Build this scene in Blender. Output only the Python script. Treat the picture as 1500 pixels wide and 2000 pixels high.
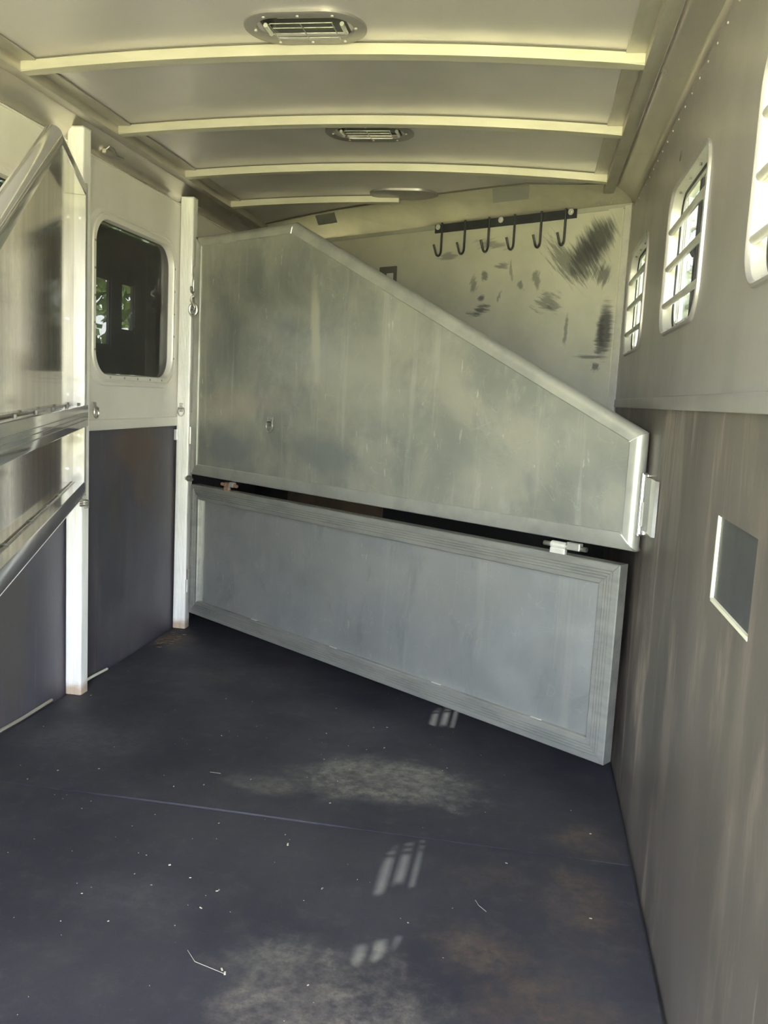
import bpy, bmesh, math, random
from mathutils import Vector, Matrix, noise as mnoise
random.seed(7)
for o in list(bpy.data.objects): bpy.data.objects.remove(o)
S = bpy.context.scene
C = S.collection
PI = math.pi

# ------------------------------------------------------------------ camera
F_PX, YAW, PITCH, ROLL = 1700.2, -0.1637, -0.1327, 0.0518
CAM = Vector((1.6623, 0.0, 1.1726))
fw = Vector((math.sin(YAW)*math.cos(PITCH), math.cos(YAW)*math.cos(PITCH), math.sin(PITCH)))
rt = Vector((math.cos(YAW), -math.sin(YAW), 0)); up = rt.cross(fw)
r2 = rt*math.cos(ROLL) + up*math.sin(ROLL); u2 = -rt*math.sin(ROLL) + up*math.cos(ROLL)
cd = bpy.data.cameras.new('camera'); cam = bpy.data.objects.new('camera', cd); C.objects.link(cam)
cd.sensor_fit = 'VERTICAL'; cd.sensor_height = 36.0; cd.lens = F_PX/2000*36.0
cd.clip_start = 0.02; cd.clip_end = 500
cam.matrix_world = Matrix(((r2.x, u2.x, -fw.x, CAM.x), (r2.y, u2.y, -fw.y, CAM.y), (r2.z, u2.z, -fw.z, CAM.z), (0, 0, 0, 1)))
S.camera = cam

# ------------------------------------------------------------------ sky, sun, exposure
SUN_DIR = Vector((-0.61, -0.42, -1.58)).normalized()          # direction the light travels
w = bpy.data.worlds.new('sky'); S.world = w; w.use_nodes = True
wn = w.node_tree; bg = wn.nodes['Background']
sky = wn.nodes.new('ShaderNodeTexSky'); sky.sky_type = 'NISHITA'; sky.sun_disc = False
sky.sun_elevation = math.radians(64); sky.sun_rotation = math.atan2(0.59, 0.42); sky.air_density = 1.0; sky.dust_density = 1.6
hs = wn.nodes.new('ShaderNodeHueSaturation'); hs.inputs['Saturation'].default_value = 0.55; wn.links.new(sky.outputs[0], hs.inputs['Color']); wn.links.new(hs.outputs[0], bg.inputs[0]); bg.inputs[1].default_value = 0.30
sd = bpy.data.lights.new('sun', 'SUN'); sd.energy = 6.5; sd.angle = math.radians(0.6); sd.color = (1.0, 0.93, 0.80)
sun = bpy.data.objects.new('sun', sd); C.objects.link(sun); sun.location = (6, 6, 12)
sun.rotation_euler = SUN_DIR.to_track_quat('-Z', 'Y').to_euler()
S.view_settings.view_transform = 'Standard'; S.view_settings.look = 'None'
S.view_settings.exposure = 4.42; S.view_settings.gamma = 1.0; S.view_settings.use_curve_mapping = False

# ------------------------------------------------------------------ materials
class NT:
    """small node-tree writer"""
    def __init__(s, name):
        s.m = bpy.data.materials.new(name); s.m.use_nodes = True; s.t = s.m.node_tree
        s.b = s.t.nodes['Principled BSDF']; s.out = s.t.nodes['Material Output']
        s.co = s.n('ShaderNodeTexCoord').outputs['Object']
    def n(s, k): return s.t.nodes.new(k)
    def l(s, a, b): s.t.links.new(a, b)
    def put(s, sock, v):
        if hasattr(v, 'is_linked'): s.l(v, sock)
        else: sock.default_value = v
    def map(s, scale=(1, 1, 1), loc=(0, 0, 0), src=None):
        m = s.n('ShaderNodeMapping'); m.inputs['Scale'].default_value = scale; m.inputs['Location'].default_value = loc
        s.l(src or s.co, m.inputs[0]); return m.outputs[0]
    def noise(s, scale=1, st=(1, 1, 1), detail=4, rough=.55, loc=(0, 0, 0), dist=0):
        q = s.n('ShaderNodeTexNoise'); q.inputs['Scale'].default_value = scale; q.inputs['Detail'].default_value = detail
        q.inputs['Roughness'].default_value = rough; q.inputs['Distortion'].default_value = dist
        s.l(s.map(st, loc), q.inputs['Vector']); return q.outputs['Fac']
    def math(s, op, a, b=0.0, clamp=False):
        q = s.n('ShaderNodeMath'); q.operation = op; q.use_clamp = clamp
        s.put(q.inputs[0], a); s.put(q.inputs[1], b); return q.outputs[0]
    def rng(s, v, a, b, c=0.0, d=1.0):
        q = s.n('ShaderNodeMapRange'); q.interpolation_type = 'SMOOTHSTEP'; s.put(q.inputs[0], v)
        for i, x in enumerate((a, b, c, d)): q.inputs[i+1].default_value = x
        return q.outputs[0]
    def mix(s, f, a, b):
        q = s.n('ShaderNodeMix'); q.data_type = 'RGBA'; s.put(q.inputs['Factor'], f)
        for k, v in ((6, a), (7, b)): s.put(q.inputs[k], v if hasattr(v, 'is_linked') else (*v, 1))
        return q.outputs[2]
    def blob(s, c, r, amt=.5, ns=8, st=(1, 1, 1), edge=.5, loc=(0, 0, 0), rot=0, axis=2):
        """soft-edged stain mask: ellipsoid at c with radii r, broken up by noise"""
        m = s.n('ShaderNodeMapping'); m.vector_type = 'TEXTURE'
        m.inputs['Location'].default_value = c; m.inputs['Scale'].default_value = r
        e = [0, 0, 0]; e[axis] = rot; m.inputs['Rotation'].default_value = e
        s.l(s.co, m.inputs[0])
        ln = s.n('ShaderNodeVectorMath'); ln.operation = 'LENGTH'; s.l(m.outputs[0], ln.inputs[0])
        nz = s.noise(ns, st, 5, .65, loc)
        d = s.math('ADD', ln.outputs['Value'], s.math('MULTIPLY', s.math('SUBTRACT', nz, .5), amt*2))
        return s.rng(d, 1.0, 1.0-edge, 0, 1)
    def scuff(s, c, r, rot, amt, fr, an):
        m = s.n('ShaderNodeMapping'); m.vector_type = 'TEXTURE'
        m.inputs['Location'].default_value = c; m.inputs['Scale'].default_value = r; m.inputs['Rotation'].default_value = (0, rot, 0)
        s.l(s.co, m.inputs[0])
        ln = s.n('ShaderNodeVectorMath'); ln.operation = 'LENGTH'; s.l(m.outputs[0], ln.inputs[0])
        m2 = s.n('ShaderNodeMapping'); m2.inputs['Rotation'].default_value = (0, an, 0); s.l(s.co, m2.inputs[0])
        nz = s.n('ShaderNodeTexNoise'); nz.inputs['Scale'].default_value = 1; nz.inputs['Detail'].default_value = 5; nz.inputs['Roughness'].default_value = .65
        s.l(s.map((fr[0], 1, fr[1]), (c[0]*31, 0, c[2]*17), m2.outputs[0]), nz.inputs['Vector'])
        d = s.math('ADD', ln.outputs['Value'], s.math('MULTIPLY', s.math('SUBTRACT', nz.outputs['Fac'], .45), amt*3.2))
        return s.rng(d, 1.05, .45, 0, 1)
    def bump(s, h, strength=.2, dist=.002):
        q = s.n('ShaderNodeBump'); q.inputs['Strength'].default_value = strength; q.inputs['Distance'].default_value = dist
        s.l(h, q.inputs['Height']); s.l(q.outputs[0], s.b.inputs['Normal'])
    def done(s, col, rough=.5, metal=0.0, spec=.5):
        s.put(s.b.inputs['Base Color'], col if hasattr(col, 'is_linked') else (*col, 1))
        s.put(s.b.inputs['Roughness'], rough); s.put(s.b.inputs['Metallic'], metal)
        s.b.inputs['Specular IOR Level'].default_value = spec
        return s.m

def metal(name, a, b, met=.6, r0=.35, r1=.5, sc=3, st=(1, 1, .35), scratch=True, stains=(), det=5):
    q = NT(name)
    n1 = q.noise(sc, st, det, .6)
    col = q.mix(q.rng(n1, .35, .68), a, b)
    for kw, c, k in stains:
        col = q.mix(q.math('MULTIPLY', q.blob(**kw), k), col, c)
    n2 = q.noise(sc*2.3, (1, 1, 1), min(4, det), .6, (3, 1, 2))
    rough = q.rng(n2, .1, .9, r0, r1)
    if scratch: q.bump(q.noise(60, (1, 1, .12), 3, .6), .06, .001)
    return q.done(col, rough, met)

MT = {}
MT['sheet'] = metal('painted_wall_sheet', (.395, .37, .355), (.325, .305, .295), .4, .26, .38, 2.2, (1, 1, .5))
MT['sheet_lit'] = metal('wall_sheet_lit_left', (.86, .82, .76), (.78, .74, .69), .12, .30, .42, 2.2, (1, 1, .5))  # same wall sheet, left side's stronger light painted in as paler colour
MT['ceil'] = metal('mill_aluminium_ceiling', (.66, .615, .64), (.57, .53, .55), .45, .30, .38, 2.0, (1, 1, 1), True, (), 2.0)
MT['bow'] = metal('bow_aluminium', (.59, .55, .455), (.52, .485, .40), .25, .4, .5, 5, (1, 4, 4))
MT['rail'] = metal('rail_aluminium', (.50, .465, .42), (.42, .39, .35), .55, .3, .45, 5, (4, 1, 4))
MT['bright'] = metal('bright_extrusion', (.80, .79, .74), (.66, .65, .60), .45, .28, .42, 7, (4, 4, .5))
MT['polish'] = metal('polished_aluminium', (.86, .85, .83), (.78, .77, .75), .8, .07, .14, 3, (.4, 2, 2), False, (), 2)
MT['cove'] = metal('glossy_cove_aluminium', (.58, .53, .49), (.49, .45, .42), .65, .16, .26, 3, (2, .5, 2), False)
MT['frame_dark'] = metal('brushed_lower_frame', (.40, .40, .365), (.30, .305, .285), .6, .3, .46, 8, (.5, 2, 2))
MT['frame'] = metal('worn_gate_frame', (.50, .50, .45), (.38, .38, .35), .6, .3, .46, 6, (1, 2, 1))
MT['vent'] = metal('grey_vent_flange', (.34, .315, .325), (.28, .26, .265), .5, .35, .45, 8, (1, 1, 1))
MT['hinge_rail'] = metal('hinge_rail_aluminium', (.60, .58, .53), (.52, .50, .46), .3, .35, .45, 9, (4, 4, .4))
MT['steel'] = metal('zinc_steel', (.55, .54, .5), (.35, .34, .32), .9, .25, .4, 30, (1, 1, 1), False)
MT['trim'] = metal('window_trim_aluminium', (.60, .58, .52), (.50, .48, .43), .35, .35, .5, 8, (1, 1, 1))
MT['pale'] = NT('pale_cut_edge').done((.72, .70, .55), .6)
MT['black'] = NT('black_plastic').done((.022, .022, .026), .45)
MT['iron'] = metal('black_painted_iron', (.035, .035, .042), (.05, .05, .055), .2, .35, .5, 20, (1, 1, 1), False)
MT['grey_tape'] = NT('grey_tape').done((.27, .26, .235), .55)
MT['pale_dull'] = NT('dusty_edge_strip').done((.30, .27, .21), .7)
MT['caulk'] = NT('grey_caulk').done((.13, .12, .10), .7)
MT['rust'] = metal('rusty_steel', (.22, .12, .07), (.34, .24, .17), .2, .6, .8, 40, (1, 1, 1), False)
MT['hay'] = NT('hay_crumb').done((.62, .56, .42), .8)
MT['wood'] = metal('brown_bulkhead_panel', (.30, .23, .16), (.20, .15, .11), .0, .5, .7, 5, (1, 1, .3))
MT['screen'] = NT('insect_screen').done((.14, .14, .13), .7)
MT['recess'] = metal('recess_back_panel', (.070, .072, .072), (.055, .056, .058), .1, .45, .6, 4)

# divider sheets: dull oxidised aluminium with rubbed, hazy areas
def gate_sheet(name, seed, blue):
    q = NT(name)
    n1 = q.noise(2.4, (1, 1, 1.1), 5, .55, (seed, 0, 0), .4)
    n2 = q.noise(7, (1, 1, .5), 5, .65, (seed, 2, 1))
    col = q.mix(q.rng(n1, .36, .66), (.41, .405, .345), (.265, .275, .255))
    col = q.mix(q.math('MULTIPLY', q.rng(n2, .5, .75), .4), col, (.57, .57, .51))
    if blue:
        col = q.mix(.55, col, (.52, .535, .555))
    dr = q.noise(13, (1, 1, .07), 4, .7, (seed, 1, 0)); col = q.mix(q.math('MULTIPLY', q.rng(dr, .55, .70), .30), col, (.62, .62, .56))
    dk_ = q.noise(4.5, (1, 1, .6), 6, .7, (0, 4, seed), .8); col = q.mix(q.math('MULTIPLY', q.rng(dk_, .52, .72), .45), col, (.24, .255, .25))
    ar = q.noise(5, (1, 1, 1), 2, .5, (seed, 9, 3), 1.6); ln_ = q.math('ABSOLUTE', q.math('SUBTRACT', ar, .5)); col = q.mix(q.math('MULTIPLY', q.rng(ln_, .006, .0), .16), col, (.75, .75, .7) if blue else (.62, .61, .5))
    # scattered light rub marks and dark nicks
    s1 = q.noise(34, (1, 1, .3), 3, .7, (0, seed, 4)); col = q.mix(q.math('MULTIPLY', q.rng(s1, .66, .74), .45), col, (.74, .74, .68))
    s2 = q.noise(26, (1, 1, .8), 4, .7, (5, seed, 0)); col = q.mix(q.math('MULTIPLY', q.rng(s2, .70, .76), .5), col, (.16, .17, .17))
    if not blue:
        for c, r, k, cl, rot in (((.85, 0, 1.42), (.035, 1, .30), .7, (.62, .60, .46), -.1), ((.60, 0, 1.13), (.25, 1, .07), .3, (.46, .42, .37), 0), ((.92, 0, .93), (.26, 1, .10), .65, (.22, .24, .25), .1), ((.30, 0, .90), (.32, 1, .11), .6, (.24, .26, .30), 0), ((.30, 0, 1.10), (.28, 1, .10), .35, (.46, .39, .33), 0), ((1.55, 0, 1.03), (.45, 1, .10), .35, (.28, .30, .28), .2), ((1.1, 0, 1.2), (.5, 1, .16), .3, (.58, .58, .48), .3)):
            col = q.mix(q.math('MULTIPLY', q.blob(c, r, .6, 5, (1, 1, 1), .7, (seed, 1, 2), rot, 1), k), col, cl)
    rough = q.rng(q.noise(5, (1, 1, 1), 4, .6, (2, seed, 2)), .3, .7, .30, .48)
    q.bump(q.noise(9, (1, 1, 1), 3, .6), .10, .004)
    return q.done(col, rough, .7 if blue else .55)
MT['gate_up'] = gate_sheet('divider_sheet_upper', 3.1, False)
MT['gate_lo'] = gate_sheet('divider_sheet_lower', 8.7, True)
MT['gate_near'] = metal('polished_divider_sheet', (.66, .60, .52), (.48, .43, .37), .92, .06, .11, 22, (1, 1, .06), False, (), 4)

# back wall: painted sheet with black rub marks (object space: x = distance from right corner, z = height)
def back_sheet():
    q = NT('scuffed_back_wall')
    col = q.mix(q.rng(q.noise(2.5, (1, 1, 1), 5, .6), .35, .7), (.57, .55, .45), (.45, .44, .36))
    dark = (.055, .055, .06)
    # centre (s, z), radii, rotation, break-up, streak frequency across / along, streak angle, opacity
    for c, r, rot, amt, fr, an, k in (
        ((.150, 1.875), (.095, .135), -.75, .40, (75, 7), -.55, .98), ((.195, 1.80), (.12, .11), -.5, .65, (80, 8), -.55, .9),
        ((.30, 1.80), (.18, .075), -.8, .95, (80, 8), -.75, .7), ((.115, 1.73), (.06, .06), 0, .8, (44, 7), .35, .75),
        ((.078, 1.50), (.048, .15), 0, .40, (6, 90), .0, .98), ((.100, 1.47), (.03, .10), 0, .8, (9, 70), .1, .8), ((.11, 1.345), (.03, .03), 0, 1.0, (40, 30), .5, .8),
        ((.15, 1.385), (.09, .013), 0, .8, (6, 90), 0, .7),
        ((.70, 1.90), (.13, .030), -.2, .9, (6, 34), -.2, .55), ((.97, 1.865), (.08, .022), 0, .9, (7, 40), 0, .6),
        ((.63, 1.80), (.06, .025), .1, .9, (8, 40), .2, .65), ((.73, 1.755), (.03, .03), 0, .8, (12, 30), .3, .7), ((.79, 1.72), (.03, .05), 0, .9, (40, 12), .6, .6),
        ((.74, 1.655), (.03, .025), 0, .8, (10, 40), 0, .85), ((.75, 1.60), (.07, .035), .1, .9, (7, 55), .15, .9), ((.52, 1.70), (.02, .035), .6, .8, (30, 12), .6, .6),
        ((.44, 1.72), (.03, .05), .2, .8, (30, 14), .4, .6), ((.38, 1.63), (.09, .05), .3, 1.0, (10, 55), .35, .6), ((.34, 1.60), (.05, .03), 0, .9, (10, 50), .2, .6), ((.27, 1.50), (.012, .10), 0, 1.0, (30, 26), 0, .6),
        ((.58, 1.77), (.012, .06), .2, 1.0, (60, 10), .1, .5), ((.64, 1.66), (.012, .04), -.4, 1.0, (60, 14), -.3, .5)):
        col = q.mix(q.math('MULTIPLY', q.scuff((c[0], 0, c[1]), (r[0], 1, r[1]), rot, amt, fr, an), k*.9), col, dark)
    sm = q.noise(2, (1, 1, 1), 4, .6, (9, 0, 4)); col = q.mix(q.math('MULTIPLY', q.rng(sm, .5, .75), .3), col, (.35, .30, .26))
    return q.done(col, .5, .2)
MT['back'] = back_sheet()
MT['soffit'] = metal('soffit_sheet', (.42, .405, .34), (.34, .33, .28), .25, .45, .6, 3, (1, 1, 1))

def rubber_wall(name, dust, amt, dk, axis_st=(1, 1, .22), stains=()):
    q = NT(name)
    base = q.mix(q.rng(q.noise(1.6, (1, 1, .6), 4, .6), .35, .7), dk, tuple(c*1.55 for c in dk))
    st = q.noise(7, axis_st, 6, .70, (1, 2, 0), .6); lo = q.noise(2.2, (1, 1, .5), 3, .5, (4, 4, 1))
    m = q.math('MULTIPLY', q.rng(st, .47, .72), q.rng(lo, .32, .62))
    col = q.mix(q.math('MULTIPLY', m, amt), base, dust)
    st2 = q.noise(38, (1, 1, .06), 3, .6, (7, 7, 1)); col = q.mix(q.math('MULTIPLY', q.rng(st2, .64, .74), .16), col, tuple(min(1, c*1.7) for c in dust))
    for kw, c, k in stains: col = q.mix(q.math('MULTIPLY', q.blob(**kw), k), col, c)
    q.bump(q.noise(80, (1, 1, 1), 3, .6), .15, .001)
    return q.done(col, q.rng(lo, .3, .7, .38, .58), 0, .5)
MT['rub_l'] = rubber_wall('rubber_lining_dark', (.17, .13, .105), .6, (.066, .061, .077), stains=[
    (dict(c=(3.52, 0, .90), r=(.30, 1, .13), amt=.5, ns=7, st=(1, 1, .4), edge=.5), (.115, .08, .06), .7),
    (dict(c=(3.62, 0, .74), r=(.17, 1, .12), amt=.7, ns=8, st=(1.6, 1, .3), edge=.3), (.12, .09, .07), .5),
    (dict(c=(3.30, 0, .50), r=(.16, 1, .34), amt=.5, ns=6, st=(1, 1, .3), edge=.4), (.045, .043, .052), .6),
    (dict(c=(3.45, 0, .15), r=(.40, 1, .16), amt=.7, ns=8, edge=.7), (.12, .11, .105), .45),
    (dict(c=(2.60, 0, .35), r=(.12, 1, .40), amt=.6, ns=6, st=(1, 1, .3), edge=.5), (.10, .09, .07), .5)])
MT['rub_r'] = rubber_wall('rubber_lining_dusty', (.38, .305, .245), .9, (.092, .079, .070))
MT['rub_b'] = rubber_wall('rubber_lining_black', (.07, .06, .055), .4, (.030, .030, .032))  # near-black rubber for back wall lining and floor base

def mat_floor():
    q = NT('black_rubber_mat')
    n1 = q.noise(1.5, (1, 1, 1), 5, .6, (0, 0, 0), .3)
    col = q.mix(q.rng(n1, .38, .66), (.026, .0253, .035), (.043, .0415, .051))
    fine = q.math('MULTIPLY', q.rng(q.noise(34, (1, 1, 1), 6, .75, (8, 2, 0)), .30, .68, .25, 1.25), q.rng(q.noise(9, (1, 1, 1), 5, .7, (1, 6, 0)), .30, .66, .35, 1.2))
    pale = (.20, .185, .155); brown = (.105, .076, .058)
    for c, r, rot, cl, k, amt, ns in (
        ((1.24, 2.53, 0), (.34, .22, 1), .25, pale, .75, .55, 7), ((1.45, 2.50, 0), (.22, .17, 1), 0, pale, .5, .7, 9),
        ((.95, 2.38, 0), (.16, .09, 1), 0, pale, .35, .8, 9),
        ((1.36, 1.46, 0), (.28, .27, 1), 0, (.19, .165, .14), .7, .6, 9), ((1.20, 1.62, 0), (.14, .10, 1), .4, pale, .45, .7, 10),
        ((1.62, 1.76, 0), (.16, .11, 1), -.3, brown, .75, .6, 9), ((1.88, 2.30, 0), (.13, .15, 1), 0, brown, .75, .6, 8),
        ((1.86, 1.98, 0), (.15, .22, 1), 0, brown, .6, .7, 7), ((1.80, 1.55, 0), (.24, .22, 1), 0, brown, .6, .7, 7), ((1.62, 2.06, 0), (.16, .08, 1), 0, brown, .35, .7, 8),
        ((.30, 2.55, 0), (.30, .20, 1), .3, (.10, .10, .11), .35, .7, 5), ((.55, 3.30, 0), (.35, .2, 1), .2, (.085, .08, .08), .4, .7, 6),
        ((.80, 1.75, 0), (.30, .12, 1), .2, (.075, .075, .085), .45, .5, 5), ((.60, 1.30, 0), (.4, .25, 1), 0, (.08, .078, .08), .4, .7, 5),
        ((.10, 3.70, 0), (.12, .16, 1), .0, (.13, .085, .06), .7, .6, 14)):
        col = q.mix(q.math('MULTIPLY', q.math('MULTIPLY', q.blob(c, r, amt*1.5, ns, (1, 1, 1), .8, (c[0]*3, c[1]*2, 1), rot, 2), k), fine, True), col, cl)
    g1 = q.noise(16, (1, 1, 1), 6, .7, (6, 1, 0)); col = q.mix(q.math('MULTIPLY', q.rng(g1, .48, .75), .28), col, (.095, .09, .088))
    f = q.noise(55, (1, 1, 1), 4, .7, (3, 3, 0)); col = q.mix(q.math('MULTIPLY', q.rng(f, .60, .80), .22), col, (.17, .165, .16))
    q.bump(q.noise(110, (1, 1, 1), 3, .6), .25, .0015)
    return q.done(col, q.rng(q.noise(2, (1, 1, 1), 4, .6, (2, 5, 0)), .3, .7, .5, .7), 0, .45)
MT['mat'] = mat_floor()

def glass(name, tint, gl=.02, refl=1.0):
    m = bpy.data.materials.new(name); m.use_nodes = True; t = m.node_tree; t.nodes.clear()
    o = t.nodes.new('ShaderNodeOutputMaterial'); a = t.nodes.new('ShaderNodeBsdfTransparent'); a.inputs[0].default_value = (*tint, 1)
    g = t.nodes.new('ShaderNodeBsdfGlossy'); g.inputs['Roughness'].default_value = gl; g.inputs['Color'].default_value = (refl, refl, refl, 1)
    lw = t.nodes.new('ShaderNodeLayerWeight'); lw.inputs[0].default_value = .5
    pw = t.nodes.new('ShaderNodeMath'); pw.operation = 'POWER'; pw.inputs[1].default_value = 5; t.links.new(lw.outputs['Facing'], pw.inputs[0])
    f = t.nodes.new('ShaderNodeMath'); f.operation = 'MULTIPLY_ADD'; f.inputs[1].default_value = .94; f.inputs[2].default_value = .04; t.links.new(pw.outputs[0], f.inputs[0])
    mx = t.nodes.new('ShaderNodeMixShader'); t.links.new(f.outputs[0], mx.inputs[0]); t.links.new(a.outputs[0], mx.inputs[1]); t.links.new(g.outputs[0], mx.inputs[2])
    t.links.new(mx.outputs[0], o.inputs[0]); return m
MT['glass'] = glass('tinted_slider_glass', (.28, .30, .29))
MT['dark_glass'] = glass('dark_privacy_glass', (.46, .46, .46), .03)
t_ = MT['dark_glass'].node_tree; o_ = [n for n in t_.nodes if n.type == 'OUTPUT_MATERIAL'][0]; prev = o_.inputs[0].links[0].from_socket
p_ = t_.nodes.new('ShaderNodeBsdfPrincipled'); p_.inputs['Base Color'].default_value = (.05, .047, .05, 1); p_.inputs['Roughness'].default_value = .12
x_ = t_.nodes.new('ShaderNodeMixShader'); x_.inputs[0].default_value = .6; t_.links.new(prev, x_.inputs[1]); t_.links.new(p_.outputs[0], x_.inputs[2]); t_.links.new(x_.outputs[0], o_.inputs[0])

q = NT('grass_ground'); MT['grass'] = q.done(q.mix(q.rng(q.noise(1.2, (1, 1, 1), 6, .7), .35, .7), (.32, .325, .165), (.23, .24, .12)), .9)
q = NT('leaf'); MT['leaf'] = q.done(q.mix(q.rng(q.noise(2.5, (1, 1, 1), 3, .6), .35, .65), (.05, .11, .02), (.13, .20, .04)), .6)
MT['bark'] = NT('bark').done((.10, .075, .05), .9)
MT['skin'] = NT('white_outer_skin').done((.7, .7, .68), .4)

# ------------------------------------------------------------------ mesh helpers
def mk(name, bm, m, parent=None, smooth=False):
    me = bpy.data.meshes.new(name)
    bmesh.ops.recalc_face_normals(bm, faces=bm.faces)
    bm.to_mesh(me); bm.free()
    me.materials.append(MT[m] if isinstance(m, str) else m)
    if smooth:
        for p in me.polygons: p.use_smooth = True
        me.set_sharp_from_angle(angle=math.radians(38))
    o = bpy.data.objects.new(name, me); C.objects.link(o)
    if parent is not None: o.parent = parent
    return o
def box(a, b, bev=0, seg=2, bm=None):
    own = bmesh.new()
    bmesh.ops.create_cube(own, size=1)
    for v in own.verts:
        v.co = Vector([(a[i]+b[i])/2 + v.co[i]*(b[i]-a[i]) for i in range(3)])
    if bev: bmesh.ops.bevel(own, geom=own.edges[:], offset=bev, segments=seg, affect='EDGES', profile=.5)
    if bm is None: return own
    merge(bm, own); return bm
def merge(bm, own):
    me = bpy.data.meshes.new('tmp'); own.to_mesh(me); own.free(); bm.from_mesh(me); bpy.data.meshes.remove(me)
def loft(rings, closed=True, cap=True, bm=None):
    bm = bm or bmesh.new()
    R = [[bm.verts.new(p) for p in r] for r in rings]; n = len(R[0])
    for a, b in zip(R, R[1:]):
        for i in range(n if closed else n-1):
            j = (i+1) % n; bm.faces.new((a[i], a[j], b[j], b[i]))
    if cap and closed:
        bm.faces.new(R[0][::-1]); bm.faces.new(R[-1])
    return bm
def tube(path, r, n=8, bm=None, cap=True):
    P = [Vector(p) for p in path]; rings = []
    t0 = (P[1]-P[0]).normalized(); a = t0.orthogonal().normalized()
    for i, p in enumerate(P):
        t = (P[min(i+1, len(P)-1)]-P[max(i-1, 0)]).normalized()
        a = (a - t*a.dot(t)).normalized(); b = t.cross(a)
        rr = r[i] if isinstance(r, (list, tuple)) else r
        rings.append([p + a*rr*math.cos(k*2*PI/n) + b*rr*math.sin(k*2*PI/n) for k in range(n)])
    return loft(rings, True, cap, bm)
def torus(c, R, r, ax='y', n=16, m=6, a0=0, a1=2*PI, bm=None, sx=1, sz=1):
    full = abs(a1-a0-2*PI) < 1e-6; pts = []
    cnt = n if full else n+1
    for i in range(cnt):
        t = a0+(a1-a0)*i/n; u, v = R*math.cos(t)*sx, R*math.sin(t)*sz
        d = {'y': (u, 0, v), 'x': (0, u, v), 'z': (u, v, 0)}[ax]; pts.append(Vector(c)+Vector(d))
    bm = bm or bmesh.new()
    if not full: return tube(pts, r, m, bm)
    rings = []
    nrm = {'y': Vector((0, 1, 0)), 'x': Vector((1, 0, 0)), 'z': Vector((0, 0, 1))}[ax]
    for p in pts:
        o = (p-Vector(c)).normalized(); rings.append([p+o*r*math.cos(k*2*PI/m)+nrm*r*math.sin(k*2*PI/m) for k in range(m)])
    return loft(rings+[rings[0]], True, False, bm)
def rrect(w_, h_, r, n=6):
    pts = []
    for cx, cz, a in ((w_/2-r, h_/2-r, 0), (-w_/2+r, h_/2-r, 90), (-w_/2+r, -h_/2+r, 180), (w_/2-r, -h_/2+r, 270)):
        for k in range(n+1):
            t = math.radians(a+90*k/n); pts.append((cx+r*math.cos(t), cz+r*math.sin(t)))
    return pts
def plate(name, outer, holes, y0, y1, m, parent=None, cx=0, cz=0):
    """flat plate in the local x-z plane with holes, extruded y0..y1"""
    cu = bpy.data.curves.new('tmp', 'CURVE'); cu.dimensions = '2D'; cu.fill_mode = 'BOTH'; cu.extrude = (y1-y0)/2
    for pts in [outer]+holes:
        sp = cu.splines.new('POLY'); sp.points.add(len(pts)-1); sp.use_cyclic_u = True
        for i, p in enumerate(pts): sp.points[i].co = (p[0], p[1], 0, 1)
    tmp = bpy.data.objects.new('tmp', cu); C.objects.link(tmp)
    me = bpy.data.meshes.new_from_object(tmp.evaluated_get(bpy.context.evaluated_depsgraph_get()))
    bpy.data.objects.remove(tmp); bpy.data.curves.remove(cu)
    for v in me.vertices:
        x, z, d = v.co; v.co = (x+cx, (y0+y1)/2 - d, z+cz)
    bm = bmesh.new(); bm.from_mesh(me); bpy.data.meshes.remove(me)
    return mk(name, bm, m, parent)
def empty(name, loc=(0, 0, 0), rz=0, parent=None):
    o = bpy.data.objects.new(name, None); C.objects.link(o); o.location = loc; o.rotation_euler = (0, 0, rz); o.empty_display_size = .1
    if parent: o.parent = parent
    return o
def tag(o, label, cat, group=None):
    o['label'] = label; o['category'] = cat
    if group: o['group'] = group
    return o
def struct(o, label=None):
    o['kind'] = 'structure'
    if label: o['label'] = label
    return o

W = 2.0; Y0, Y1 = -0.35, 5.25
# ------------------------------------------------------------------ outdoors
g = box((-60, -60, -.72), (60, 60, -.62)); struct(mk('ground', g, 'grass'), 'sunlit green grass around the trailer')
def tree(loc, h, r, label, n=2600, seed=1):
    rnd = random.Random(seed); t = empty('leafy_tree', loc); tag(t, label, 'tree', 'trees outside the trailer')
    pts = [(0, 0, 0), (.1*rnd.uniform(-1, 1), .1*rnd.uniform(-1, 1), h*.35), (.3*rnd.uniform(-1, 1), .3*rnd.uniform(-1, 1), h*.8)]
    bm = tube(pts, [.22, .17, .05], 8)
    for k in range(5):
        a = rnd.uniform(0, 2*PI); z = h*rnd.uniform(.35, .6)
        tube([(0, 0, z), (math.cos(a)*r*.4, math.sin(a)*r*.4, z+h*.12), (math.cos(a)*r*.75, math.sin(a)*r*.75, z+h*.2)], [.08, .05, .02], 6, bm)
    mk('trunk', bm, 'bark', t)
    cl = [(rnd.uniform(-.65, .65)*r, rnd.uniform(-.65, .65)*r, h*rnd.uniform(.3, .92), r*rnd.uniform(.32, .5)) for _ in range(16)]
    bm = bmesh.new()
    for i in range(n):
        c = rnd.choice(cl); d = Vector((rnd.gauss(0, 1), rnd.gauss(0, 1), rnd.gauss(0, 1))).normalized()*c[3]*rnd.uniform(.55, 1.05)
        p = Vector(c[:3])+d; s = rnd.uniform(.10, .2)
        u = Vector((rnd.gauss(0, 1), rnd.gauss(0, 1), rnd.gauss(0, 1))).normalized(); v = u.orthogonal().normalized()
        bm.faces.new([bm.verts.new(p+u*s), bm.verts.new(p+v*s*.5), bm.verts.new(p-u*s), bm.verts.new(p-v*s*.5)])
    f = mk('foliage', bm, 'leaf', t)
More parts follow.
